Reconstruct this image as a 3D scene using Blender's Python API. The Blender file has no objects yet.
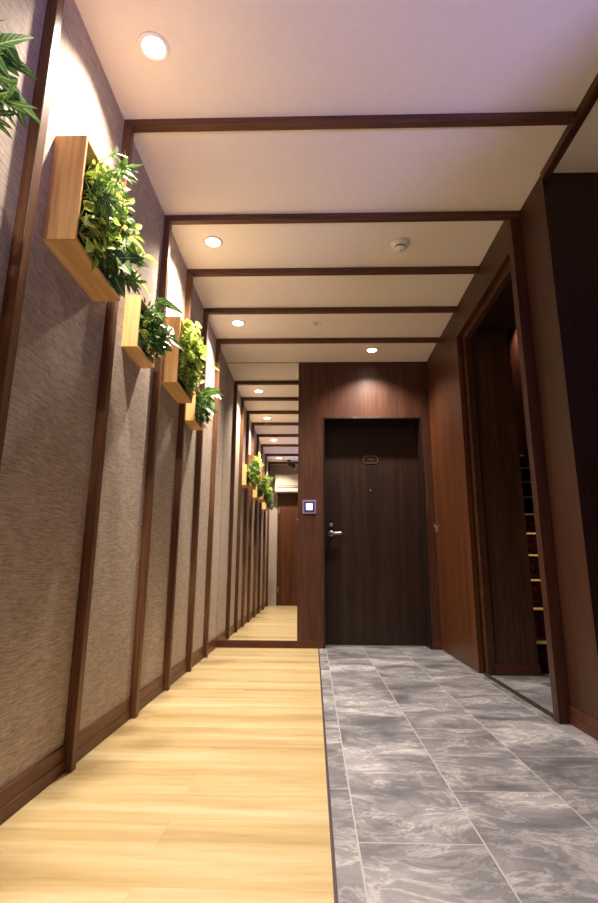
import bpy, bmesh, math, random
from mathutils import Vector, Matrix, Euler

random.seed(7)
C = bpy.context.scene.collection
SC = bpy.context.scene

# ------------------------------------------------------------------ camera
H = 0.64
R_ = Vector((0.9996252939, 0.0267886649, 0.0056248705))
U_ = Vector((0.0004596677, -0.2218903562, 0.9750715146))
F_ = Vector((-0.0273689686, 0.9747036356, 0.2218195264))
cd = bpy.data.cameras.new('camera')
cd.sensor_fit = 'VERTICAL'
cd.sensor_height = 36.0
cd.lens = 36.0 * 512.307 / 903.0
cd.clip_start = 0.02
cam = bpy.data.objects.new('camera', cd)
C.objects.link(cam)
cam.matrix_world = Matrix(((R_.x, U_.x, -F_.x, 0), (R_.y, U_.y, -F_.y, 0), (R_.z, U_.z, -F_.z, H), (0, 0, 0, 1)))
SC.camera = cam

# ------------------------------------------------------------------ world, exposure, entrance light
w = bpy.data.worlds.new('world')
SC.world = w
w.use_nodes = True
w.node_tree.nodes['Background'].inputs[0].default_value = (0.35, 0.36, 0.5, 1)
w.node_tree.nodes['Background'].inputs[1].default_value = 0.02
vs = SC.view_settings
vs.view_transform = 'Standard'
vs.look = 'None'
vs.gamma = 1.0
vs.use_curve_mapping = False
vs.exposure = 0.0
DOWN_W = 200.0
DOWN_COL = (1.0, 0.86, 0.70)
ENTR_W = 330.0
ENTR_COL = (0.42, 0.38, 1.0)


def spot_lamp(name, loc, energy, col, angle, blend=0.6, radius=0.03, target=None, parent=None):
    d = bpy.data.lights.new(name, 'SPOT')
    d.energy = energy
    d.color = col
    d.spot_size = math.radians(angle)
    d.spot_blend = blend
    d.shadow_soft_size = radius
    o = bpy.data.objects.new(name, d)
    C.objects.link(o)
    o.location = loc
    if target is not None:
        o.rotation_euler = (Vector(target) - Vector(loc)).to_track_quat('-Z', 'Y').to_euler()
    if parent:
        o.parent = parent
    return o


# violet light of the street coming in through the open side entrance
spot_lamp('entrance_light', (2.30, -0.81, 0.45), ENTR_W, ENTR_COL, 88, 0.9, 0.06, (0.4, 1.0, 4.1))

# ------------------------------------------------------------------ node helpers


def srgb(r, g, b):
    f = lambda c: (c / 255 / 12.92) if c / 255 <= 0.04045 else ((c / 255 + 0.055) / 1.055) ** 2.4
    return (f(r), f(g), f(b), 1)


class NT:
    def __init__(self, name):
        self.m = bpy.data.materials.new(name)
        self.m.use_nodes = True
        self.t = self.m.node_tree
        self.b = self.t.nodes['Principled BSDF']
        self.out = self.t.nodes['Material Output']

    def n(self, typ, **kw):
        nd = self.t.nodes.new(typ)
        for k, v in kw.items():
            setattr(nd, k, v)
        return nd

    def l(self, a, b):
        self.t.links.new(a, b)

    def pos(self, scale=(1, 1, 1), loc=(0, 0, 0), obj=False):
        if obj:
            src = self.n('ShaderNodeTexCoord').outputs['Object']
        else:
            src = self.n('ShaderNodeNewGeometry').outputs['Position']
        mp = self.n('ShaderNodeMapping')
        mp.inputs['Scale'].default_value = scale
        mp.inputs['Location'].default_value = loc
        self.l(src, mp.inputs['Vector'])
        return mp.outputs['Vector']

    def noise(self, vec, scale, detail=4, rough=0.55, dist=0.0):
        nd = self.n('ShaderNodeTexNoise')
        nd.inputs['Scale'].default_value = scale
        nd.inputs['Detail'].default_value = detail
        nd.inputs['Roughness'].default_value = rough
        nd.inputs['Distortion'].default_value = dist
        self.l(vec, nd.inputs['Vector'])
        return nd.outputs['Fac']

    def ramp(self, fac, stops):
        nd = self.n('ShaderNodeValToRGB')
        e = nd.color_ramp.elements
        while len(e) < len(stops):
            e.new(0.5)
        for el, (p, c) in zip(e, stops):
            el.position = p
            el.color = c
        self.l(fac, nd.inputs['Fac'])
        return nd.outputs['Color']

    def mix(self, fac, a, b, mode='MIX'):
        nd = self.n('ShaderNodeMix', data_type='RGBA', blend_type=mode)
        for s, v in ((nd.inputs[0], fac), (nd.inputs[6], a), (nd.inputs[7], b)):
            if hasattr(v, 'links'):
                self.l(v, s)
            else:
                s.default_value = v
        return nd.outputs[2]

    def math(self, op, a, b=0.0, clamp=False):
        nd = self.n('ShaderNodeMath', operation=op, use_clamp=clamp)
        for s, v in ((nd.inputs[0], a), (nd.inputs[1], b)):
            if hasattr(v, 'links'):
                self.l(v, s)
            else:
                s.default_value = v
        return nd.outputs[0]

    def bump(self, h, strength=0.2, dist=0.002):
        nd = self.n('ShaderNodeBump')
        nd.inputs['Strength'].default_value = strength
        nd.inputs['Distance'].default_value = dist
        self.l(h, nd.inputs['Height'])
        self.l(nd.outputs['Normal'], self.b.inputs['Normal'])

    def fin(self, col=None, rough=0.5, metal=0.0, spec=0.5):
        if col is not None:
            if hasattr(col, 'links'):
                self.l(col, self.b.inputs['Base Color'])
            else:
                self.b.inputs['Base Color'].default_value = col
        if hasattr(rough, 'links'):
            self.l(rough, self.b.inputs['Roughness'])
        else:
            self.b.inputs['Roughness'].default_value = rough
        self.b.inputs['Metallic'].default_value = metal
        self.b.inputs['Specular IOR Level'].default_value = spec
        return self.m


def wood(name, dark, mid, light, grain='Z', fine=1.0, rough=0.42, spec=0.35, bands=0.5, k=1.0):
    t = NT(name)
    dark, mid, light = [(c[0] * k, c[1] * k, c[2] * k, 1) for c in (dark, mid, light)]
    s = {'X': (0.045, 1, 1), 'Y': (1, 0.045, 1), 'Z': (1, 1, 0.035)}[grain]
    s2 = {'X': (0.12, 1, 1), 'Y': (1, 0.12, 1), 'Z': (1, 1, 0.02)}[grain]
    v = t.pos(s)
    a = t.noise(v, 95 * fine, 5, 0.6)
    b = t.noise(t.pos(s2), 11 * fine, 3, 0.5, 0.6)
    f = t.math('ADD', t.math('MULTIPLY', a, 1 - bands * 0.5), t.math('MULTIPLY', b, bands * 0.5))
    col = t.ramp(f, [(0.36, dark), (0.5, mid), (0.64, light)])
    t.bump(a, 0.08, 0.001)
    return t.fin(col, rough, spec=spec)


def plain(name, col, rough=0.5, metal=0.0, spec=0.5, var=0.04):
    t = NT(name)
    f = t.noise(t.pos(), 35, 3)
    a = tuple(min(1, c * (1 - var)) for c in col[:3]) + (1,)
    b = tuple(min(1, c * (1 + var)) for c in col[:3]) + (1,)
    return t.fin(t.ramp(f, [(0.3, a), (0.7, b)]), rough, metal, spec)


def glow(name, col, strength):
    t = NT(name)
    t.b.inputs['Base Color'].default_value = (0.8, 0.8, 0.8, 1)
    t.b.inputs['Emission Color'].default_value = col
    t.b.inputs['Emission Strength'].default_value = strength
    return t.m


M = {}
M['panel'] = wood('walnut_panel', srgb(70, 42, 32), srgb(90, 55, 42), srgb(110, 69, 51), 'Z', 1.2, k=0.62)
M['slide'] = wood('warm_walnut', srgb(92, 50, 24), srgb(120, 68, 34), srgb(142, 84, 44), 'Z', 0.9, bands=0.9, k=0.45)
M['frame_y'] = wood('walnut_header', srgb(62, 36, 20), srgb(82, 48, 28), srgb(98, 60, 36), 'Y', 1.0, k=0.7)
M['batten'] = wood('walnut_batten', srgb(84, 54, 36), srgb(106, 70, 47), srgb(126, 86, 60), 'Z', 1.3, k=0.85)
M['beam'] = wood('walnut_beam', srgb(78, 49, 36), srgb(98, 61, 45), srgb(118, 76, 56), 'X', 1.3, k=0.8)
M['base_y'] = wood('walnut_base_y', srgb(84, 46, 28), srgb(104, 58, 36), srgb(122, 72, 46), 'Y', 1.3, k=0.8)
M['base_x'] = wood('walnut_base_x', srgb(74, 40, 30), srgb(94, 52, 38), srgb(112, 66, 48), 'X', 1.3, k=0.7)
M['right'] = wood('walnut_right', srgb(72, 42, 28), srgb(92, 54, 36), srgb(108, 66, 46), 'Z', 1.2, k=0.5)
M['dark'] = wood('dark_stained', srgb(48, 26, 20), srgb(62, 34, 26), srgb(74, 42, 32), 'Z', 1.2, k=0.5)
M['door'] = wood('ebony_door', srgb(40, 25, 18), srgb(60, 40, 30), srgb(80, 54, 41), 'Z', 1.1, rough=0.4, bands=0.9, k=0.46)
M['inner'] = wood('inner_panel', srgb(54, 34, 22), srgb(70, 46, 32), srgb(84, 58, 40), 'Z', 1.2, k=1.0)
M['door_frame'] = plain('bronze_frame', srgb(40, 28, 24), 0.4, 0.3)
M['box'] = wood('maple_box', srgb(206, 160, 100), srgb(224, 180, 118), srgb(234, 196, 136), 'Z', 0.8, rough=0.5, k=0.95)
M['box_y'] = wood('maple_box_y', srgb(206, 160, 100), srgb(224, 180, 118), srgb(234, 196, 136), 'Y', 0.8, rough=0.5, k=0.95)
M['soil'] = plain('dark_felt', srgb(34, 40, 22), 0.9, var=0.5)
M['ceiling'] = plain('ceiling_paper', srgb(240, 230, 218), 0.85, var=0.015)
M['black'] = plain('black_metal', srgb(20, 18, 18), 0.4, 0.2)
M['steel'] = plain('brushed_steel', srgb(186, 178, 172), 0.42, 0.9)
M['gold'] = plain('brass_nosing', srgb(255, 224, 140), 0.45, 0.1)
M['brass'] = plain('old_brass', srgb(150, 128, 96), 0.35, 0.9)
M['white'] = plain('white_plastic', srgb(232, 228, 220), 0.4)
M['ac'] = plain('darkened_white_plastic', srgb(186, 176, 160), 0.5)  # white plastic, base colour lowered so the nearby downlight doesn't overexpose it
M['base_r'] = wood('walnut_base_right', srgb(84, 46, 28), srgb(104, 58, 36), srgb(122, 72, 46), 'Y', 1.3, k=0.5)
M['trimw'] = plain('white_ring', srgb(240, 236, 228), 0.5)
M['strip'] = plain('floor_edge_metal', srgb(92, 80, 84), 0.35, 0.5)
M['thr'] = plain('dark_threshold', srgb(64, 52, 46), 0.4, 0.2)
M['bezel'] = plain('violet_grey_bezel', srgb(128, 112, 142), 0.35)
M['navy'] = glow('navy_backlit_glass', (0.03, 0.02, 0.28, 1), 0.35)
M['navy'].node_tree.nodes['Principled BSDF'].inputs['Base Color'].default_value = (0.01, 0.01, 0.06, 1)
M['screen'] = glow('screen_glow', (0.85, 0.92, 1.0, 1), 2.2)
M['lens'] = glow('lamp_lens', (1.0, 0.92, 0.78, 1), 14.0)
M['grey'] = plain('grey_slot', srgb(84, 76, 68), 0.5)

t = NT('mirror_glass')
M['mirror'] = t.fin((0.90, 0.90, 0.88, 1), 0.0, 1.0)

# woven wall covering
t = NT('woven_wallpaper')
ha = t.noise(t.pos((1, 0.045, 1)), 440, 3, 0.6)
hb = t.noise(t.pos((1, 1, 0.05)), 420, 2, 0.5)
hc = t.noise(t.pos((1, 0.15, 1)), 110, 3, 0.6)
f = t.math('ADD', t.math('ADD', t.math('MULTIPLY', ha, 0.66), t.math('MULTIPLY', hb, 0.24)), t.math('MULTIPLY', hc, 0.10))
col = t.ramp(f, [(0.34, srgb(130, 115, 104)), (0.5, srgb(174, 159, 146)), (0.66, srgb(206, 193, 181))])
t.bump(f, 0.4, 0.0015)
M['paper'] = t.fin(col, 0.85, spec=0.15)

# maple plank floor, boards running across the hall
t = NT('maple_planks')
mp = t.pos((1, 1, 1), (3.13, 2.0, 0))
br = t.n('ShaderNodeTexBrick', offset=0.37, offset_frequency=2)
t.l(mp, br.inputs['Vector'])
for k, v in (('Scale', 1), ('Mortar Size', 0.0009), ('Mortar Smooth', 0.4), ('Bias', 0), ('Brick Width', 0.92), ('Row Height', 0.146)):
    br.inputs[k].default_value = v
br.inputs['Color1'].default_value = (0, 0, 0, 1)
br.inputs['Color2'].default_value = (1, 1, 1, 1)
br.inputs['Mortar'].default_value = (0.5, 0.5, 0.5, 1)
off = t.n('ShaderNodeVectorMath', operation='MULTIPLY_ADD')
off.inputs[1].default_value = (7.3, 3.1, 5.7)
t.l(br.outputs['Color'], off.inputs[0])
t.l(t.pos((0.10, 1, 1)), off.inputs[2])
g1 = t.noise(off.outputs[0], 14, 5, 0.6, 0.4)
g2 = t.noise(off.outputs[0], 70, 3, 0.6)
g3 = t.noise(t.pos((0.05, 1, 1)), 8, 3, 0.55)
f = t.math('ADD', t.math('ADD', t.math('MULTIPLY', g1, 0.36), t.math('MULTIPLY', g2, 0.14)), t.math('MULTIPLY', g3, 0.50))
colp = t.ramp(f, [(0.36, srgb(160, 134, 88)), (0.5, srgb(188, 166, 120)), (0.63, srgb(205, 190, 154))])
bw = t.n('ShaderNodeRGBToBW')
t.l(br.outputs['Color'], bw.inputs[0])
tone = t.ramp(bw.outputs[0], [(0, (0.96, 0.955, 0.94, 1)), (1, (1.02, 1.015, 1.0, 1))])
colp = t.mix(1.0, colp, tone, 'MULTIPLY')
colp = t.mix(t.math('MULTIPLY', br.outputs['Fac'], 0.3), colp, srgb(150, 108, 62))
M['planks'] = t.fin(colp, 0.33, spec=0.4)

# grey slate-look porcelain tiles, half bond, long side down the hall
t = NT('slate_tiles')
sx = t.n('ShaderNodeSeparateXYZ')
t.l(t.n('ShaderNodeNewGeometry').outputs['Position'], sx.inputs[0])
cx = t.n('ShaderNodeCombineXYZ')
t.l(t.math('SUBTRACT', sx.outputs['Y'], 1.105), cx.inputs[0])
t.l(t.math('SUBTRACT', sx.outputs['X'], 0.107), cx.inputs[1])
br = t.n('ShaderNodeTexBrick', offset=0.5, offset_frequency=2)
t.l(cx.outputs[0], br.inputs['Vector'])
for k, v in (('Scale', 1), ('Mortar Size', 0.0022), ('Mortar Smooth', 0.15), ('Bias', 0), ('Brick Width', 0.606), ('Row Height', 0.302)):
    br.inputs[k].default_value = v
br.inputs['Color1'].default_value = (0, 0, 0, 1)
br.inputs['Color2'].default_value = (1, 1, 1, 1)
br.inputs['Mortar'].default_value = (0.5, 0.5, 0.5, 1)
off = t.n('ShaderNodeVectorMath', operation='MULTIPLY_ADD')
off.inputs[1].default_value = (9.1, 13.7, 4.3)
t.l(br.outputs['Color'], off.inputs[0])
mpv = t.n('ShaderNodeMapping')
mpv.inputs['Rotation'].default_value = (0, 0, 0.65)
mpv.inputs['Scale'].default_value = (1.0, 1.9, 1.0)
t.l(t.n('ShaderNodeNewGeometry').outputs['Position'], mpv.inputs['Vector'])
t.l(mpv.outputs[0], off.inputs[2])
v1 = t.noise(off.outputs[0], 2.3, 9, 0.62, 0.7)
v2 = t.noise(off.outputs[0], 4.0, 10, 0.7, 0.9)
v3 = t.noise(t.pos(), 160, 2, 0.5)
ridge = t.math('SUBTRACT', 1.0, t.math('MULTIPLY', t.math('ABSOLUTE', t.math('SUBTRACT', v2, 0.5)), 22.0), True)
base = t.ramp(t.math('ADD', t.math('MULTIPLY', v1, 0.9), t.math('MULTIPLY', v3, 0.1)),
              [(0.34, srgb(92, 92, 99)), (0.5, srgb(122, 122, 129)), (0.66, srgb(164, 163, 169))])
base = t.mix(t.math('MULTIPLY', t.math('MULTIPLY', ridge, t.math('SUBTRACT', v1, 0.36, True)), 1.9, True), base, srgb(218, 217, 220))
base = t.mix(t.math('MULTIPLY', br.outputs['Fac'], 0.9), base, srgb(176, 174, 176))
t.bump(t.math('SUBTRACT', t.math('MULTIPLY', v2, 0.4), br.outputs['Fac']), 0.15, 0.001)
M['tiles'] = t.fin(base, t.math('ADD', t.math('MULTIPLY', v1, 0.25), 0.26), spec=0.4)

# dark red patterned stair carpet
t = NT('red_carpet')
f = t.noise(t.pos((1, 1, 1)), 9, 2, 0.5, 2.5)
f2 = t.noise(t.pos(), 240, 2)
col = t.ramp(f, [(0.42, srgb(22, 9, 10)), (0.49, srgb(36, 10, 12)), (0.52, srgb(100, 14, 16)), (0.56, srgb(28, 9, 10))])
t.bump(f2, 0.4, 0.003)
M['carpet'] = t.fin(col, 0.95, spec=0.1)


# leaves
def leaf_mat(name, dark, light, vein, veinw=0.05, edge=None, mottled=0.0):
    t = NT(name)
    uv = t.n('ShaderNodeUVMap')
    s = t.n('ShaderNodeSeparateXYZ')
    t.l(uv.outputs[0], s.inputs[0])
    oi = t.n('ShaderNodeObjectInfo')
    n1 = t.noise(t.pos(), 38, 3)
    f = t.math('ADD', t.math('MULTIPLY', oi.outputs['Random'], 0.35), t.math('MULTIPLY', n1, 0.65))
    col = t.ramp(f, [(0.25, dark), (0.75, light)])
    d = t.math('ABSOLUTE', t.math('SUBTRACT', s.outputs[0], 0.5))
    mid = t.math('LESS_THAN', d, veinw)
    lat = t.math('GREATER_THAN', t.math('SINE', t.math('MULTIPLY', t.math('SUBTRACT', s.outputs[1], t.math('MULTIPLY', d, 0.5)), 46.0)), 0.80)
    v = t.math('ADD', t.math('MULTIPLY', mid, 0.8), t.math('MULTIPLY', lat, 0.45), True)
    col = t.mix(v, col, vein)
    if edge:
        e = t.math('GREATER_THAN', t.math('ADD', d, t.math('MULTIPLY', t.noise(t.pos(), 70, 2), 0.4)), 0.46)
        col = t.mix(t.math('MULTIPLY', e, mottled), col, edge)
    t.fin(col, 0.42, spec=0.4)
    tr = t.n('ShaderNodeBsdfTranslucent')
    t.l(col, tr.inputs['Color'])
    ms = t.n('ShaderNodeMixShader')
    ms.inputs[0].default_value = 0.28
    t.l(t.b.outputs[0], ms.inputs[1])
    t.l(tr.outputs[0], ms.inputs[2])
    t.l(ms.outputs[0], t.out.inputs['Surface'])
    return t.m


M['leaf_arrow'] = leaf_mat('leaf_arrow', srgb(34, 74, 34), srgb(70, 116, 44), srgb(170, 196, 116), 0.05)
M['leaf_pothos'] = leaf_mat('leaf_pothos', srgb(92, 138, 44), srgb(154, 188, 72), srgb(196, 210, 120), 0.04, srgb(214, 216, 120), 0.7)
M['leaf_spiky'] = leaf_mat('leaf_spiky', srgb(44, 88, 36), srgb(98, 140, 58), srgb(170, 190, 120), 0.10)
M['leaf_lime'] = leaf_mat('leaf_lime', srgb(112, 152, 48), srgb(180, 204, 92), srgb(206, 214, 124), 0.04)
M['leaf_dark'] = leaf_mat('leaf_dark', srgb(36, 74, 30), srgb(76, 124, 48), srgb(96, 130, 70), 0.04)
M['stem'] = plain('stem_green', srgb(96, 112, 48), 0.6)

# ------------------------------------------------------------------ mesh helpers


def bx(bm, x0, x1, y0, y1, z0, z1, bev=0.0):
    r = bmesh.ops.create_cube(bm, size=1.0)
    vs_ = r['verts']
    bmesh.ops.scale(bm, vec=(x1 - x0, y1 - y0, z1 - z0), verts=vs_)
    bmesh.ops.translate(bm, vec=((x0 + x1) / 2, (y0 + y1) / 2, (z0 + z1) / 2), verts=vs_)
    if bev > 0:
        es = list({e for v in vs_ for e in v.link_edges})
        bmesh.ops.bevel(bm, geom=es, offset=bev, segments=2, affect='EDGES', profile=0.5)


def lathe(bm, prof, seg=32, mat=Matrix.Identity(4)):
    """prof: list of (radius, height); turned around local Z."""
    rings = []
    for r, h in prof:
        if r < 1e-6:
            rings.append([bm.verts.new(mat @ Vector((0, 0, h)))])
        else:
            rings.append([bm.verts.new(mat @ Vector((r * math.cos(2 * math.pi * i / seg), r * math.sin(2 * math.pi * i / seg), h))) for i in range(seg)])
    for a, b in zip(rings, rings[1:]):
        for i in range(seg):
            j = (i + 1) % seg
            if len(a) == 1 and len(b) == 1:
                continue
            if len(a) == 1:
                bm.faces.new((a[0], b[i], b[j]))
            elif len(b) == 1:
                bm.faces.new((a[i], b[0], a[j]))
            else:
                bm.faces.new((a[i], b[i], b[j], a[j]))


def tube(bm, pts, r, seg=8):
    pts = [Vector(p) for p in pts]
    rings = []
    for i, p in enumerate(pts):
        d = (pts[min(i + 1, len(pts) - 1)] - pts[max(i - 1, 0)]).normalized()
        q = d.to_track_quat('Z', 'Y')
        rr = r[i] if isinstance(r, (list, tuple)) else r
        rings.append([bm.verts.new(p + q @ Vector((rr * math.cos(2 * math.pi * k / seg), rr * math.sin(2 * math.pi * k / seg), 0))) for k in range(seg)])
    for a, b in zip(rings, rings[1:]):
        for k in range(seg):
            bm.faces.new((a[k], a[(k + 1) % seg], b[(k + 1) % seg], b[k]))
    bm.faces.new(rings[0][::-1])
    bm.faces.new(rings[-1])


def fin_mesh(name, bm, mats, smooth=False):
    bmesh.ops.recalc_face_normals(bm, faces=bm.faces)
    me = bpy.data.meshes.new(name)
    bm.to_mesh(me)
    bm.free()
    for m in (mats if isinstance(mats, (list, tuple)) else [mats]):
        me.materials.append(m)
    if smooth:
        for p in me.polygons:
            p.use_smooth = True
    return me


def link(name, me, parent=None, loc=(0, 0, 0)):
    o = bpy.data.objects.new(name, me)
    C.objects.link(o)
    o.location = loc
    if parent:
        o.parent = parent
    return o


def obj(name, bm, mat, parent=None, loc=(0, 0, 0), smooth=False):
    return link(name, fin_mesh(name, bm, mat, smooth), parent, loc)


def boxes(name, mat, lst, parent=None, loc=(0, 0, 0), bev=0.0):
    bm = bmesh.new()
    for b in lst:
        bx(bm, *b, bev=bev)
    return obj(name, bm, mat, parent, loc)


def tag(o, label, cat, group=None, kind=None):
    o['label'] = label
    o['category'] = cat
    if group:
        o['group'] = group
    if kind:
        o['kind'] = kind
    return o


def struct(o, label, cat, group=None):
    return tag(o, label, cat, group, 'structure')


def thing(name, label, cat, loc=(0, 0, 0), group=None, rot=(0, 0, 0)):
    o = bpy.data.objects.new(name, None)
    C.objects.link(o)
    o.location = loc
    o.rotation_euler = rot
    o.empty_display_size = 0.05
    return tag(o, label, cat, group)


# ------------------------------------------------------------------ room shell
XL, ZC, YE, XR = -0.803, 2.50, 4.445, 1.045
YB = -0.40
XW = 1.100          # plane of the short wall piece nearer than the post
YC = 2.138          # where that wall turns away to the right
XH = 1.95            # far side of the side lobby
BEAMS = [-0.15, 0.51, 1.185, 1.793, 2.401, 2.913, 3.419, 3.931]

struct(boxes('floor', M['tiles'], [(0.049, 3.2, -1.32, 4.69, -0.06, 0.0)]),
       'grey slate-look tile floor with pale grout running to the dark door', 'floor')
struct(boxes('floor_boards', M['planks'], [(XL - 0.06, 0.041, YB - 0.06, YE + 0.2, -0.06, 0.001)]),
       'pale maple board floor below the planters and mirror', 'floor')
struct(boxes('trim_1', M['strip'], [(0.041, 0.049, YB - 0.06, YE, -0.05, 0.003)]),
       'thin dark metal edging between boards and grey tiles', 'edging')
struct(boxes('ceiling', M['ceiling'], [(XL - 0.06, XW + 0.01, YB - 0.06, YE + 0.2, ZC, ZC + 0.06), (XW + 0.01, XH + 0.06, YB - 0.06, YC, ZC, ZC + 0.06), (0.90, XH + 0.06, -1.32, YB - 0.06, ZC, ZC + 0.06)]),
       'cream papered ceiling crossed by dark wooden beams', 'ceiling')
struct(boxes('wall_left', M['paper'], [(XL - 0.06, XL, YB - 0.06, YE + 0.2, -0.06, ZC)]),
       'long wall covered in woven taupe wallpaper behind the planters', 'wall')
DX0, DX1, DZ = 0.090, 0.968, 1.966
struct(boxes('wall_end', M['panel'], [(XL, -0.13, YE + 0.004, YE + 0.2, 0, ZC), (-0.13, DX0, YE, YE + 0.2, 0, ZC), (DX1, XR + 0.1, YE, YE + 0.2, 0, ZC),
                                      (DX0, DX1, YE, YE + 0.2, DZ, ZC), (DX0, DX1, YE + 0.25, YE + 0.3, 0, ZC)]),
       'reddish walnut panelled wall around the dark door', 'wall')
struct(boxes('wall_back', M['paper'], [(XL - 0.06, 0.96, YB - 0.06, YB, 0, ZC), (0.90, 0.96, -1.26, YB - 0.06, 0, ZC), (0.90, XH + 0.06, -1.32, -1.26, 0, ZC)]),
       'plain wall facing the mirror, under the white air conditioner', 'wall')
struct(boxes('wall_header', M['frame_y'], [(XR, XR + 0.07, 2.44, YE, 2.285, ZC)]),
       'dark walnut header over the sliding door and stair opening', 'wall')
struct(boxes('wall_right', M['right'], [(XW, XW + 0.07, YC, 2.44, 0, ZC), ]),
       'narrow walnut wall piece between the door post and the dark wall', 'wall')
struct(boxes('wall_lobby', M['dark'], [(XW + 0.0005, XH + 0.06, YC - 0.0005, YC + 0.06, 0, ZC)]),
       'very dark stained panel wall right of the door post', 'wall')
struct(boxes('wall_entrance', M['panel'], [(XH, XH + 0.06, -0.20, YC, 0, ZC), (XH, XH + 0.06, -1.26, -0.20, 2.3, ZC)]),
       'side wall of the lobby with an open entrance', 'wall')
struct(boxes('wall_vestibule', M['inner'], [(1.13, 1.40, 3.435, 3.50, 0, 2.305)]),
       'dark brown panel inside the opening, left of the stairs', 'wall')
struct(boxes('wall_stairs', M['panel'], [(1.34, 1.40, 3.501, 7.0, 0, 3.5), (2.35, 2.41, 2.2, 7.0, 0, 3.5), (1.34, 2.41, 7.0, 7.06, 0, 3.5), (1.40, 2.35, 3.435, 3.50, 2.36, 3.5)]),
       'dark walls of the stairwell, lit at their top', 'wall')
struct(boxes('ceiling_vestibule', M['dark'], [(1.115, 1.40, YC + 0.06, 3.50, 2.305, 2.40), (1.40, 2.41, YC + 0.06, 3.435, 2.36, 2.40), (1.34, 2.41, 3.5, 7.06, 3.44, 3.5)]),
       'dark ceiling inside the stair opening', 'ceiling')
struct(boxes('trim_2', M['frame_y'], [(1.083, 1.130, 3.42, 3.50, 0, 2.285), (1.075, 1.115, 2.461, 3.42, 2.235, 2.285)], bev=0.002),
       'brown jamb and lintel lining of the stair opening', 'door frame')
struct(boxes('trim_3', M['thr'], [(1.056, 1.088, 2.455, 3.44, -0.02, 0.004)]),
       'flat dark threshold strip across the stair opening', 'threshold')

# skirting
def skirting(name, mat, x0, x1, y0, y1, h, axis, sign, label):
    bm = bmesh.new()
    if axis == 'x':   # thickness along x
        bx(bm, x0, x1, y0, y1, 0, h * 0.48, 0.0015)
        t_ = (x1 - x0) * 0.75
        if sign > 0:
            bx(bm, x0, x0 + t_, y0, y1, h * 0.48, h, 0.0015)
        else:
            bx(bm, x1 - t_, x1, y0, y1, h * 0.48, h, 0.0015)
    else:
        bx(bm, x0, x1, y0, y1, 0, h, 0.002)
    return struct(obj(name, bm, mat), label, 'baseboard')


skirting('baseboard_left', M['base_y'], XL, XL + 0.013, YB, YE - 0.012, 0.082, 'x', 1, 'reddish brown baseboard along the woven wallpaper wall')
skirting('baseboard_end', M['base_x'], XL, 0.086, YE - 0.012, YE - 0.0005, 0.058, 'y', 1, 'reddish brown baseboard under the mirror')
skirting('baseboard_door', M['base_x'], DX1 + 0.006, XR, YE - 0.012, YE - 0.0005, 0.06, 'y', 1, 'short brown baseboard between the dark door and the sliding door')
skirting('baseboard_right', M['base_r'], XW - 0.009, XW, YC, 2.411, 0.074, 'x', -1, 'brown baseboard at the foot of the narrow walnut wall')
skirting('baseboard_vestibule', M['base_x'], 1.131, 1.406, 3.423, 3.4345, 0.064, 'y', 1, 'dark baseboard inside the stair opening')

# ceiling beams and the wall battens that meet them
place = ['next to the air conditioner', 'second from the air conditioner', 'just above the smallest view of leaves at the hall\'s near end',
         'meeting the long cross beam, first in view', 'meeting the top of the door post', 'just beyond the smoke detector',
         'just before the sprinkler', 'closest to the dark door and its downlight']
bplace = ['next to the air conditioner', 'second from the air conditioner', 'beside the large planter, at its near side',
          'behind the large first planter', 'behind the third planter', 'between the third and the smallest planter',
          'beyond the smallest planter', 'closest to the mirror']
place[2] = 'overhead, on the near side of the big downlight'
n = 4
for i, y in enumerate(BEAMS):
    xe = XR if i >= 5 else (XW if i == 4 else (1.0915 if i == 3 else XH))
    struct(boxes('trim_%d' % n, M['beam'], [(XL, xe, y, y + 0.036, ZC - 0.036, ZC)], bev=0.0025),
           'dark walnut ceiling beam ' + place[i], 'beam', 'walnut beams across the ceiling')
    n += 1
    struct(boxes('trim_%d' % n, M['batten'], [(XL, XL + 0.034, y, y + 0.036, 0, ZC - 0.036)], bev=0.0025),
           'vertical walnut batten on the woven wall ' + bplace[i], 'batten', 'walnut battens on the woven wall')
    n += 1
struct(boxes('trim_%d' % n, M['frame_y'], [(1.092, 1.130, YB, YC, ZC - 0.04, ZC)], bev=0.0025),
       'walnut ceiling beam running lengthwise to the corner of the dark wall', 'beam')
n += 1
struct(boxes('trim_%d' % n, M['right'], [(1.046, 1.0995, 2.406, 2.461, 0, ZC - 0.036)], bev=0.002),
       'tall walnut door post on the near side of the stair opening', 'door post')

# ------------------------------------------------------------------ mirror
mi = thing('mirror', 'tall frameless wall mirror reflecting the hall, left of the walnut panel', 'mirror', (-0.44, YE + 0.004, 0.058))
boxes('mirror_glass', M['mirror'], [(XL + 0.002 + 0.44, -0.132 + 0.44, -0.006, 0.0, 0.0, ZC - 0.058 - 0.007)], mi)

# ------------------------------------------------------------------ dark entrance door
YD = YE + 0.17
d1 = thing('door_1', 'tall near-black wood-grain door with lever handle and small number plate', 'door', ((DX0 + DX1) / 2, YD, 0))
d1['kind'] = 'structure'
cx0 = (DX0 + DX1) / 2
boxes('door_panel', M['door'], [(DX0 + 0.012 - cx0, DX1 - 0.012 - cx0, 0, 0.04, 0.012, DZ - 0.012)], d1, bev=0.002)
boxes('frame', M['door_frame'], [(DX0 - cx0 - 0.002, DX0 - cx0 + 0.012, -0.172, 0.045, 0, DZ), (DX1 - cx0 - 0.012, DX1 - cx0 + 0.002, -0.172, 0.045, 0, DZ),
                                 (DX0 - cx0 - 0.002, DX1 - cx0 + 0.002, -0.172, 0.045, DZ - 0.012, DZ + 0.002)], d1, bev=0.0015)
boxes('door_sill', M['steel'], [(DX0 + 0.014 - cx0, DX1 - 0.014 - cx0, -0.035, -0.002, 0.0, 0.006)], d1)
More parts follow.
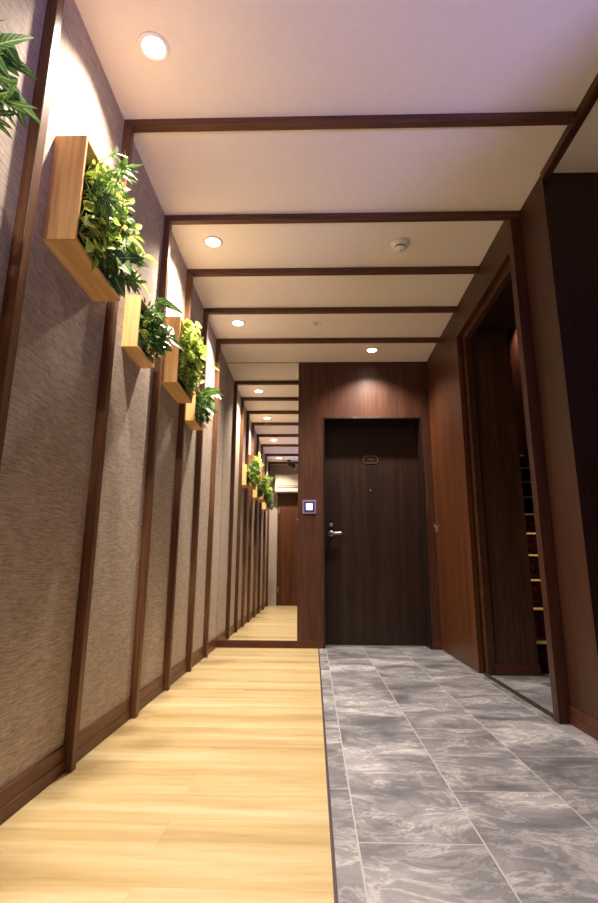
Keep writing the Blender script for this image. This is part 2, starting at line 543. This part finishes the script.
boxes('closer_arm', M['black'], [(DX0 + 0.02 - cx0, DX0 + 0.14 - cx0, -0.03, -0.001, DZ - 0.075, DZ - 0.045), (DX0 + 0.05 - cx0, DX1 - 0.10 - cx0, -0.022, -0.008, DZ - 0.058, DZ - 0.05)], d1, bev=0.003)
HX = 0.160 - cx0
bm = bmesh.new()
fy = Matrix.Rotation(math.radians(90), 4, 'X')   # local Z -> -Y
lathe(bm, [(0, 0), (0.026, 0), (0.026, 0.006), (0.022, 0.010), (0.011, 0.010), (0.010, 0.045), (0, 0.045)], 24, Matrix.Translation((HX, 0, 0.941)) @ fy)
tube(bm, [(HX - 0.008, -0.045, 0.941), (HX + 0.04, -0.046, 0.941), (HX + 0.085, -0.046, 0.942), (HX + 0.095, -0.044, 0.942)], [0.013, 0.013, 0.012, 0.009], 12)
hd = obj('handle', bm, M['steel'], d1, smooth=True)
hd['label'] = 'brushed steel lever handle'
bm = bmesh.new()
lathe(bm, [(0, 0), (0.017, 0), (0.017, 0.010), (0.013, 0.014), (0, 0.014)], 20, Matrix.Translation((HX, 0, 1.017)) @ fy)
bx(bm, HX - 0.004, HX + 0.004, -0.028, -0.012, 1.002, 1.032, 0.002)
obj('lock', bm, M['steel'], d1, smooth=False)
bm = bmesh.new()
lathe(bm, [(0, 0), (0.008, 0), (0.008, 0.005), (0.004, 0.007), (0, 0.004)], 16, Matrix.Translation((0.520 - cx0, 0, 1.329)) @ fy)
obj('peephole', bm, M['steel'], d1, smooth=True)
# number plate: rounded outline with digits
PX, PZ = 0.527 - cx0, 1.613
npl = None
bm = bmesh.new()
def rrect(bm, w_, h_, r_, wid, y0, y1, cx_, cz_):
    outer, inner = [], []
    for k in range(4):
        ax, az = [(1, 1), (-1, 1), (-1, -1), (1, -1)][k]
        for j in range(7):
            a = math.pi / 2 * k + math.pi / 2 * j / 6
            outer.append((cx_ + ax * (w_ / 2 - r_) + r_ * math.cos(a), cz_ + az * (h_ / 2 - r_) + r_ * math.sin(a)))
            inner.append((cx_ + ax * (w_ / 2 - r_) + (r_ - wid) * math.cos(a), cz_ + az * (h_ / 2 - r_) + (r_ - wid) * math.sin(a)))
    N = len(outer)
    V = [[bm.verts.new((p[0], y, p[1])) for p in ring] for ring in (outer, inner) for y in (y0, y1)]
    oF, oB, iF, iB = V
    for i in range(N):
        j = (i + 1) % N
        bm.faces.new((oF[i], oF[j], iF[j], iF[i]))
        bm.faces.new((oB[j], oB[i], iB[i], iB[j]))
        bm.faces.new((oF[j], oF[i], oB[i], oB[j]))
        bm.faces.new((iF[i], iF[j], iB[j], iB[i]))
rrect(bm, 0.139, 0.072, 0.032, 0.006, -0.006, 0.0, PX, PZ)
npl = obj('number_plate', bm, M['brass'], d1)
cu = bpy.data.curves.new('digits', 'FONT')
cu.body = '141'
cu.size = 0.042
cu.extrude = 0.0015
cu.align_x = 'CENTER'
cu.align_y = 'CENTER'
to = bpy.data.objects.new('digits_tmp', cu)
C.objects.link(to)
dg = bpy.context.evaluated_depsgraph_get()
me = bpy.data.meshes.new_from_object(to.evaluated_get(dg))
bpy.data.objects.remove(to)
me.transform(Matrix.Translation((PX, -0.003, PZ)) @ fy)
me.materials.clear()
me.materials.append(M['brass'])
dgo = link('digits', me, npl)

# ------------------------------------------------------------------ sliding door
d2 = thing('door_2', 'warm brown wood sliding door to the right of the dark door', 'door', (XR, 3.97, 0.004))
d2['kind'] = 'structure'
boxes('door_panel', M['slide'], [(0.0, 0.032, 3.480 - 3.97, YE - 0.003 - 3.97, 0, 2.279)], d2, bev=0.0015)
bm = bmesh.new()
hy, hz = 4.385 - 3.97, 0.977
bx(bm, -0.010, 0.001, hy - 0.012, hy + 0.012, hz - 0.04, hz - 0.012, 0.003)
tube(bm, [(-0.004, hy, hz - 0.014), (-0.016, hy - 0.004, hz + 0.006), (-0.020, hy - 0.010, hz + 0.026)], [0.006, 0.007, 0.006], 10)
lathe(bm, [(0, 0), (0.014, 0), (0.014, 0.006), (0, 0.006)], 16, Matrix.Translation((0, hy, hz)) @ Matrix.Rotation(math.radians(-90), 4, 'Y'))
hh = obj('latch', bm, M['steel'], d2)
hh['label'] = 'small chrome latch'

# ------------------------------------------------------------------ back door, air conditioner, seen in the mirror
d3 = thing('door_3', 'brown wooden door seen in the mirror under the air conditioner', 'door', (-0.17, YB, 0))
d3['kind'] = 'structure'
boxes('door_panel', M['slide'], [(-0.44, 0.44, 0.0, 0.035, 0.004, 1.93)], d3, bev=0.002)
boxes('frame', M['frame_y'], [(-0.47, -0.44, 0, 0.045, 0, 1.96), (0.44, 0.47, 0, 0.045, 0, 1.96), (-0.47, 0.47, 0, 0.045, 1.93, 1.96)], d3)
bm = bmesh.new()
lathe(bm, [(0, 0), (0.011, 0), (0.011, 0.006), (0.006, 0.012), (0, 0.012)], 16, Matrix.Translation((-0.105, 0.035, 1.49)) @ Matrix.Rotation(math.radians(-90), 4, 'X'))
obj('peephole', bm, M['gold'], d3, smooth=True)
for hz in (0.22, 1.6):
    boxes('hinge', M['steel'], [(-0.447, -0.437, 0.034, 0.047, hz, hz + 0.1)], d3)

ac = thing('air_conditioner', 'white wall air conditioner above the brown door, seen in the mirror', 'air conditioner', (-0.28, YB, 1.955))
bm = bmesh.new()
prof = [(0, 0.01), (0.19, 0.0), (0.215, 0.02), (0.215, 0.31), (0.20, 0.33), (0, 0.33)]
for x0, x1 in ((-0.40, 0.40),):
    L = [bm.verts.new((x0, a, b)) for a, b in prof]
    Rr = [bm.verts.new((x1, a, b)) for a, b in prof]
    for i in range(len(prof)):
        j = (i + 1) % len(prof)
        bm.faces.new((L[i], L[j], Rr[j], Rr[i]))
    bm.faces.new(L)
    bm.faces.new(Rr[::-1])
obj('body', bm, M['ac'], ac)
boxes('louver', M['ac'], [(-0.36, 0.36, 0.195, 0.224, 0.014, 0.078)], ac, bev=0.004)
boxes('air_slot', M['grey'], [(-0.37, 0.37, 0.20, 0.2175, 0.080, 0.098)], ac)
boxes('seam', M['grey'], [(-0.385, 0.385, 0.2, 0.2185, 0.116, 0.126)], ac)

# ------------------------------------------------------------------ downlights
def downlight(x, y, label, e=1.0):
    o = thing('downlight', label, 'ceiling light', (x, y, ZC), 'recessed downlights')
    bm = bmesh.new()
    lathe(bm, [(0.040, -0.001), (0.044, -0.006), (0.056, -0.005), (0.058, 0.0), (0.040, 0.0), (0.040, -0.001)], 40)
    obj('trim_ring', bm, M['trimw'], o, smooth=True)
    bm = bmesh.new()
    lathe(bm, [(0.0, -0.0035), (0.025, -0.0030), (0.041, -0.0015)], 40)
    obj('lamp_lens', bm, M['lens'], o, smooth=True)
    spot_lamp('lamp', (0, 0, -0.012), DOWN_W * e, DOWN_COL, 126, 1.0, 0.028, parent=o)
    return o


downlight(-0.583, 1.488, 'large glaring downlight over the near planters, before the first beam in view')
downlight(-0.585, 2.640, 'downlight between the second and third beams beside the woven wall')
downlight(-0.585, 3.657, 'downlight between the last two beams, before the mirror')
downlight(-0.585, 0.22, 'downlight overhead near the air conditioner, seen in the mirror')
downlight(0.515, 4.180, 'downlight above the dark door', 0.8)

# smoke detector
sd = thing('smoke_detector', 'round white smoke detector on the ceiling', 'smoke detector', (0.510, 2.67, ZC))
bm = bmesh.new()
lathe(bm, [(0, 0), (0.052, 0), (0.054, -0.010), (0.048, -0.020), (0.034, -0.026), (0.0, -0.026)], 40)
obj('base', bm, M['white'], sd, smooth=True)
bm = bmesh.new()
lathe(bm, [(0.031, -0.026), (0.031, -0.034)], 32)
sl = obj('sensor_slot', bm, M['black'], sd, smooth=True)
bm = bmesh.new()
lathe(bm, [(0, -0.034), (0.033, -0.034), (0.033, -0.040), (0.026, -0.046), (0.0, -0.047)], 32)
cap = obj('cap', bm, M['white'], sd, smooth=True)
bm = bmesh.new()
lathe(bm, [(0, -0.047), (0.004, -0.0472), (0.004, -0.049), (0, -0.049)], 12)
obj('indicator', bm, M['black'], cap)

# sprinkler
sp = thing('sprinkler', 'small recessed sprinkler in the ceiling before the last beam', 'sprinkler', (0.024, 3.667, ZC))
bm = bmesh.new()
lathe(bm, [(0.016, -0.003), (0.030, -0.005), (0.042, -0.002), (0.043, 0), (0.016, 0)], 36)
obj('cover_plate', bm, M['ceiling'], sp, smooth=True)
bm = bmesh.new()
lathe(bm, [(0, 0), (0.012, 0), (0.012, -0.010), (0.006, -0.014), (0.015, -0.018), (0.015, -0.0195), (0, -0.0195)], 24)
obj('nozzle', bm, M['white'], sp, smooth=True)

# black spotlight near the back wall
sl = thing('spotlight', 'small black spotlight hanging from the ceiling, seen in the mirror', 'spotlight', (-0.42, 0.02, ZC))
bm = bmesh.new()
lathe(bm, [(0, 0), (0.035, 0), (0.035, -0.012), (0, -0.012)], 24)
obj('mount', bm, M['black'], sl)
bm = bmesh.new()
tube(bm, [(0, 0, -0.01), (0, 0, -0.07)], 0.009, 10)
obj('stem', bm, M['black'], sl)
bm = bmesh.new()
mt = Matrix.Translation((0.05, 0, -0.085)) @ Matrix.Rotation(math.radians(115), 4, 'Y')
lathe(bm, [(0, -0.07), (0.030, -0.07), (0.036, -0.04), (0.036, 0.06), (0.031, 0.06), (0.031, 0.03), (0, 0.03)], 24, mt)
obj('head', bm, M['black'], sl, smooth=False)

# wall panel with lit screen
ip = thing('intercom_panel', 'square wall panel with small glowing white screen beside the dark door', 'control panel', (-0.0325, YE, 1.1575))
boxes('bezel', M['bezel'], [(-0.060, 0.060, -0.012, 0.0, -0.060, 0.060)], ip, bev=0.003)
boxes('glass', M['navy'], [(-0.043, 0.043, -0.0145, -0.010, -0.043, 0.043)], ip, bev=0.001)
boxes('screen', M['screen'], [(-0.027, 0.027, -0.0165, -0.0125, -0.027, 0.029)], ip, bev=0.0015)

# ------------------------------------------------------------------ staircase
st = thing('staircase', 'carpeted stairs with brass edges rising inside the opening', 'stairs', (1.875, 3.5, 0))
RISE, TREAD = 0.188, 0.24
for k in range(13):
    y0 = TREAD * k
    s = boxes('step', M['carpet'], [(-0.474, 0.474, y0, TREAD * 14, RISE * k + (0.0 if k == 0 else 0.002), RISE * (k + 1))], st)
    boxes('nosing', M['gold'], [(-0.474, 0.474, y0 - 0.014, y0 + 0.03, RISE * (k + 1) - 0.010, RISE * (k + 1) + 0.004)], s, bev=0.002)
spot_lamp('stair_lamp', (2.22, 5.5, 3.40), 26, (1.0, 0.66, 0.45), 130, 1.0, 0.04, (2.30, 5.5, 2.4))
spot_lamp('vestibule_lamp', (2.0, 2.75, 2.33), 110, (1.0, 0.78, 0.5), 46, 0.8, 0.05, (1.85, 4.1, 0.6))

# ------------------------------------------------------------------ planters and their greenery
def leaf(bm, uvl, base, direc, up, L, W, shape, curl, fold, seg=6):
    d = Vector(direc).normalized()
    s = d.cross(Vector(up))
    if s.length < 1e-3:
        s = d.cross(Vector((0.3, 0.5, 0.8)))
    s.normalize()
    u = s.cross(d).normalized()
    p = Vector(base)
    prev = None
    ang = 0.0
    for i in range(seg + 1):
        t_ = i / seg
        if shape == 'lance':
            wd = math.sin(math.pi * min(1, t_ * 0.92 + 0.08)) ** 0.8
        elif shape == 'heart':
            wd = (math.sin(math.pi * (t_ ** 0.62))) ** 0.75 if 0 < t_ < 1 else 0
        else:  # arrow
            wd = (1 - t_) ** 0.75 * (1.0 if t_ > 0.16 else 0.45 + t_ * 3.4)
        wd = max(wd, 0.015) * W / 2
        dd = d * math.cos(ang) - u * math.sin(ang)
        uu = u * math.cos(ang) + d * math.sin(ang)
        if i > 0:
            p = p + dd * (L / seg)
        lft = bm.verts.new(p - s * wd + uu * wd * fold)
        mid = bm.verts.new(p)
        rgt = bm.verts.new(p + s * wd + uu * wd * fold)
        row = (lft, mid, rgt)
        if shape == 'arrow' and i == 0:
            lft.co -= dd * L * 0.16
            rgt.co -= dd * L * 0.16
        if prev:
            t0 = (i - 1) / seg
            for a, b, x0, x1 in ((0, 1, 0.0, 0.5), (1, 2, 0.5, 1.0)):
                fc = bm.faces.new((prev[a], prev[b], row[b], row[a]))
                fc.smooth = True
                for lp, uvv in zip(fc.loops, ((x0, t0), (x1, t0), (x1, t_), (x0, t_))):
                    lp[uvl].uv = uvv
        prev = row
        ang += curl / seg


def plant_mesh(kind, seed):
    """a sprig rooted at the origin that grows along +X (out of the box), Z up"""
    rn = random.Random(seed)
    bm = bmesh.new()
    uvl = bm.loops.layers.uv.new('UVMap')
    if kind == 'spiky_sprig':
        for k in range(3):
            L0 = 0.05 + 0.035 * k
            ax = Vector((1, rn.uniform(-.5, .5), rn.uniform(-.4, .5))).normalized()
            tip = ax * L0
            tube(bm, [(0, 0, 0), tip], 0.0016, 5)
            for j in range(9):
                a = 2 * math.pi * j / 9 + rn.uniform(-.3, .3)
                q = ax.to_track_quat('X', 'Z')
                sp_ = rn.uniform(0.5, 1.25)
                dr = q @ Vector((math.cos(sp_), math.sin(sp_) * math.cos(a), math.sin(sp_) * math.sin(a)))
                leaf(bm, uvl, tip * rn.uniform(.75, 1), dr, ax, rn.uniform(.045, .07), rn.uniform(.010, .015), 'lance', rn.uniform(.1, .7), 0.3, 5)
        m = M['leaf_spiky']
    elif kind == 'arrowhead_vine':
        for k in range(3):
            dr = Vector((rn.uniform(.5, 1), rn.uniform(-.7, .7), rn.uniform(-.2, .8))).normalized()
            L0 = rn.uniform(.05, .085)
            tip = dr * L0
            tube(bm, [(0, 0, 0), dr * L0 * .5 + Vector((0, 0, .006)), tip], 0.0017, 5)
            ld = (dr * .5 + Vector((rn.uniform(-.1, .3), rn.uniform(-.6, .6), rn.uniform(-1.0, 0.1)))).normalized()
            leaf(bm, uvl, tip, ld, Vector((.6, -.9, .4)), rn.uniform(.075, .10), rn.uniform(.056, .072), 'arrow', rn.uniform(.1, .5), 0.18, 8)
        m = M['leaf_arrow']
    elif kind in ('pothos', 'lime_sprig', 'dark_sprig'):
        n_ = 14 if kind != 'pothos' else 9
        for k in range(n_):
            dr = Vector((rn.uniform(.35, 1), rn.uniform(-.9, .9), rn.uniform(-.9, .8))).normalized()
            L0 = rn.uniform(.02, .085)
            tip = dr * L0
            tube(bm, [(0, 0, 0), tip], 0.0012, 4)
            ld = (dr + Vector((rn.uniform(-.2, .4), rn.uniform(-.8, .8), rn.uniform(-.9, .5)))).normalized()
            if kind == 'pothos':
                leaf(bm, uvl, tip, ld, Vector((1, -.2, .7)), rn.uniform(.042, .062), rn.uniform(.032, .046), 'heart', rn.uniform(.1, .9), .3, 6)
            else:
                leaf(bm, uvl, tip, ld, Vector((1, rn.uniform(-.6, .4), .6)), rn.uniform(.022, .036), rn.uniform(.014, .022), 'heart', rn.uniform(.0, .9), .3, 4)
        m = {'pothos': M['leaf_pothos'], 'lime_sprig': M['leaf_lime'], 'dark_sprig': M['leaf_dark']}[kind]
    for f in bm.faces:
        f.smooth = True
    me = bpy.data.meshes.new(kind)
    bm.to_mesh(me)
    bm.free()
    me.materials.append(m)
    return me


PLANTS = {k: [plant_mesh(k, 100 * i + j) for j in range(5)] for i, k in enumerate(('spiky_sprig', 'arrowhead_vine', 'pothos', 'lime_sprig', 'dark_sprig'))}


def planter(y0, y1, z0, z1, depth, label, seed, mix, sprawl=1.0, extra=()):
    rn = random.Random(seed)
    X0 = XL
    D = depth
    W, Hh = y1 - y0, z1 - z0
    o = thing('planter_box', label, 'wall planter', (X0, y0 + W / 2, z0), 'wall planters of greenery')
    tk = 0.011
    h = W / 2
    boxes('side_board', M['box'], [(0, D, -h, -h + tk, 0.0, Hh)], o, bev=0.001)
    boxes('side_board', M['box'], [(0, D, h - tk, h, 0.0, Hh)], o, bev=0.001)
    boxes('bottom_board', M['box_y'], [(0.0, D, -h + tk, h - tk, 0.0, tk)], o, bev=0.0005)
    boxes('top_board', M['box_y'], [(0.0, D, -h + tk, h - tk, Hh - tk, Hh)], o, bev=0.0005)
    boxes('backing', M['soil'], [(0.004, D * 0.55, -h + tk, h - tk, tk, Hh - tk)], o)
    ny = max(2, round(W / 0.058))
    nz = max(2, round(Hh / 0.058))
    kinds = [k for k, n_ in mix for _ in range(n_)] if mix else None
    for i in range(ny):
        for j in range(nz):
            k = rn.choice(kinds) if kinds else ('arrowhead_vine' if j >= nz * 0.45 else 'spiky_sprig')
            fy_, fz_ = (i + 0.5 + rn.uniform(-.3, .3)) / ny, (j + 0.5 + rn.uniform(-.3, .3)) / nz
            yy = -h + 0.036 + (W - 0.054) * fy_
            zz = 0.036 + (Hh - 0.060) * fz_
            p = link(k, rn.choice(PLANTS[k]), o, (D * 0.72, yy, zz))
            # rows by the rim lean away from the boards
            p.rotation_euler = (rn.uniform(-.9, .9), rn.uniform(-.15, .25) - 0.45 * max(0, 0.45 - fz_), rn.uniform(-.25, .25) + 0.9 * max(0, 0.4 - fy_))
            s = rn.uniform(.8, 1.15) * sprawl
            p.scale = (s, s, s)
    for k, fy_, fz_, s in extra:
        p = link(k, rn.choice(PLANTS[k]), o, (D * 0.8, -h + W * fy_, Hh * fz_))
        p.rotation_euler = (rn.uniform(-.25, .25), 0.0, rn.uniform(-.1, .2))
        p.scale = (s, s, s)
    return o


big = (('lime_sprig', 5), ('pothos', 3), ('spiky_sprig', 3), ('dark_sprig', 3), ('arrowhead_vine', 1))
small = (('dark_sprig', 4), ('spiky_sprig', 2), ('arrowhead_vine', 2), ('pothos', 1))
planter(0.69, 0.925, 1.53, 1.765, 0.066, 'planter at the picture edge, only its arrow-shaped striped leaves in view', 3, None, 0.85, (('arrowhead_vine', 0.95, 0.85, 1.0), ('arrowhead_vine', 0.9, 0.55, 1.0), ('arrowhead_vine', 0.8, 0.7, 1.0)))
planter(1.319, 1.684, 1.586, 1.951, 0.100, 'large square wooden planter with spiky and lime leaves, nearest complete one', 11, big, 1.0, (('pothos', 0.9, 0.35, 1.5), ('arrowhead_vine', 0.8, 0.3, 1.1), ('lime_sprig', 0.92, 0.7, 1.4), ('spiky_sprig', 0.4, 0.85, 1.1)))
planter(1.974, 2.217, 1.541, 1.777, 0.066, 'small wooden planter with dark arrow-shaped leaves, second complete one', 21, small, 0.95, (('arrowhead_vine', 0.35, 0.8, 1.25), ('arrowhead_vine', 0.75, 0.6, 1.1)))
planter(2.528, 2.885, 1.590, 1.966, 0.086, 'large wooden planter with lime green leaves between the two small ones', 31, (('lime_sprig', 8), ('pothos', 5), ('dark_sprig', 1)), 1.0, (('pothos', 0.95, 0.75, 1.4), ('pothos', 0.3, 0.95, 1.2)))
planter(3.056, 3.288, 1.534, 1.766, 0.062, 'small wooden planter closest to the mirror, with dark leaves sticking out', 41, small, 0.95, (('arrowhead_vine', 0.85, 0.85, 1.2), ('pothos', 0.9, 0.5, 1.0)))
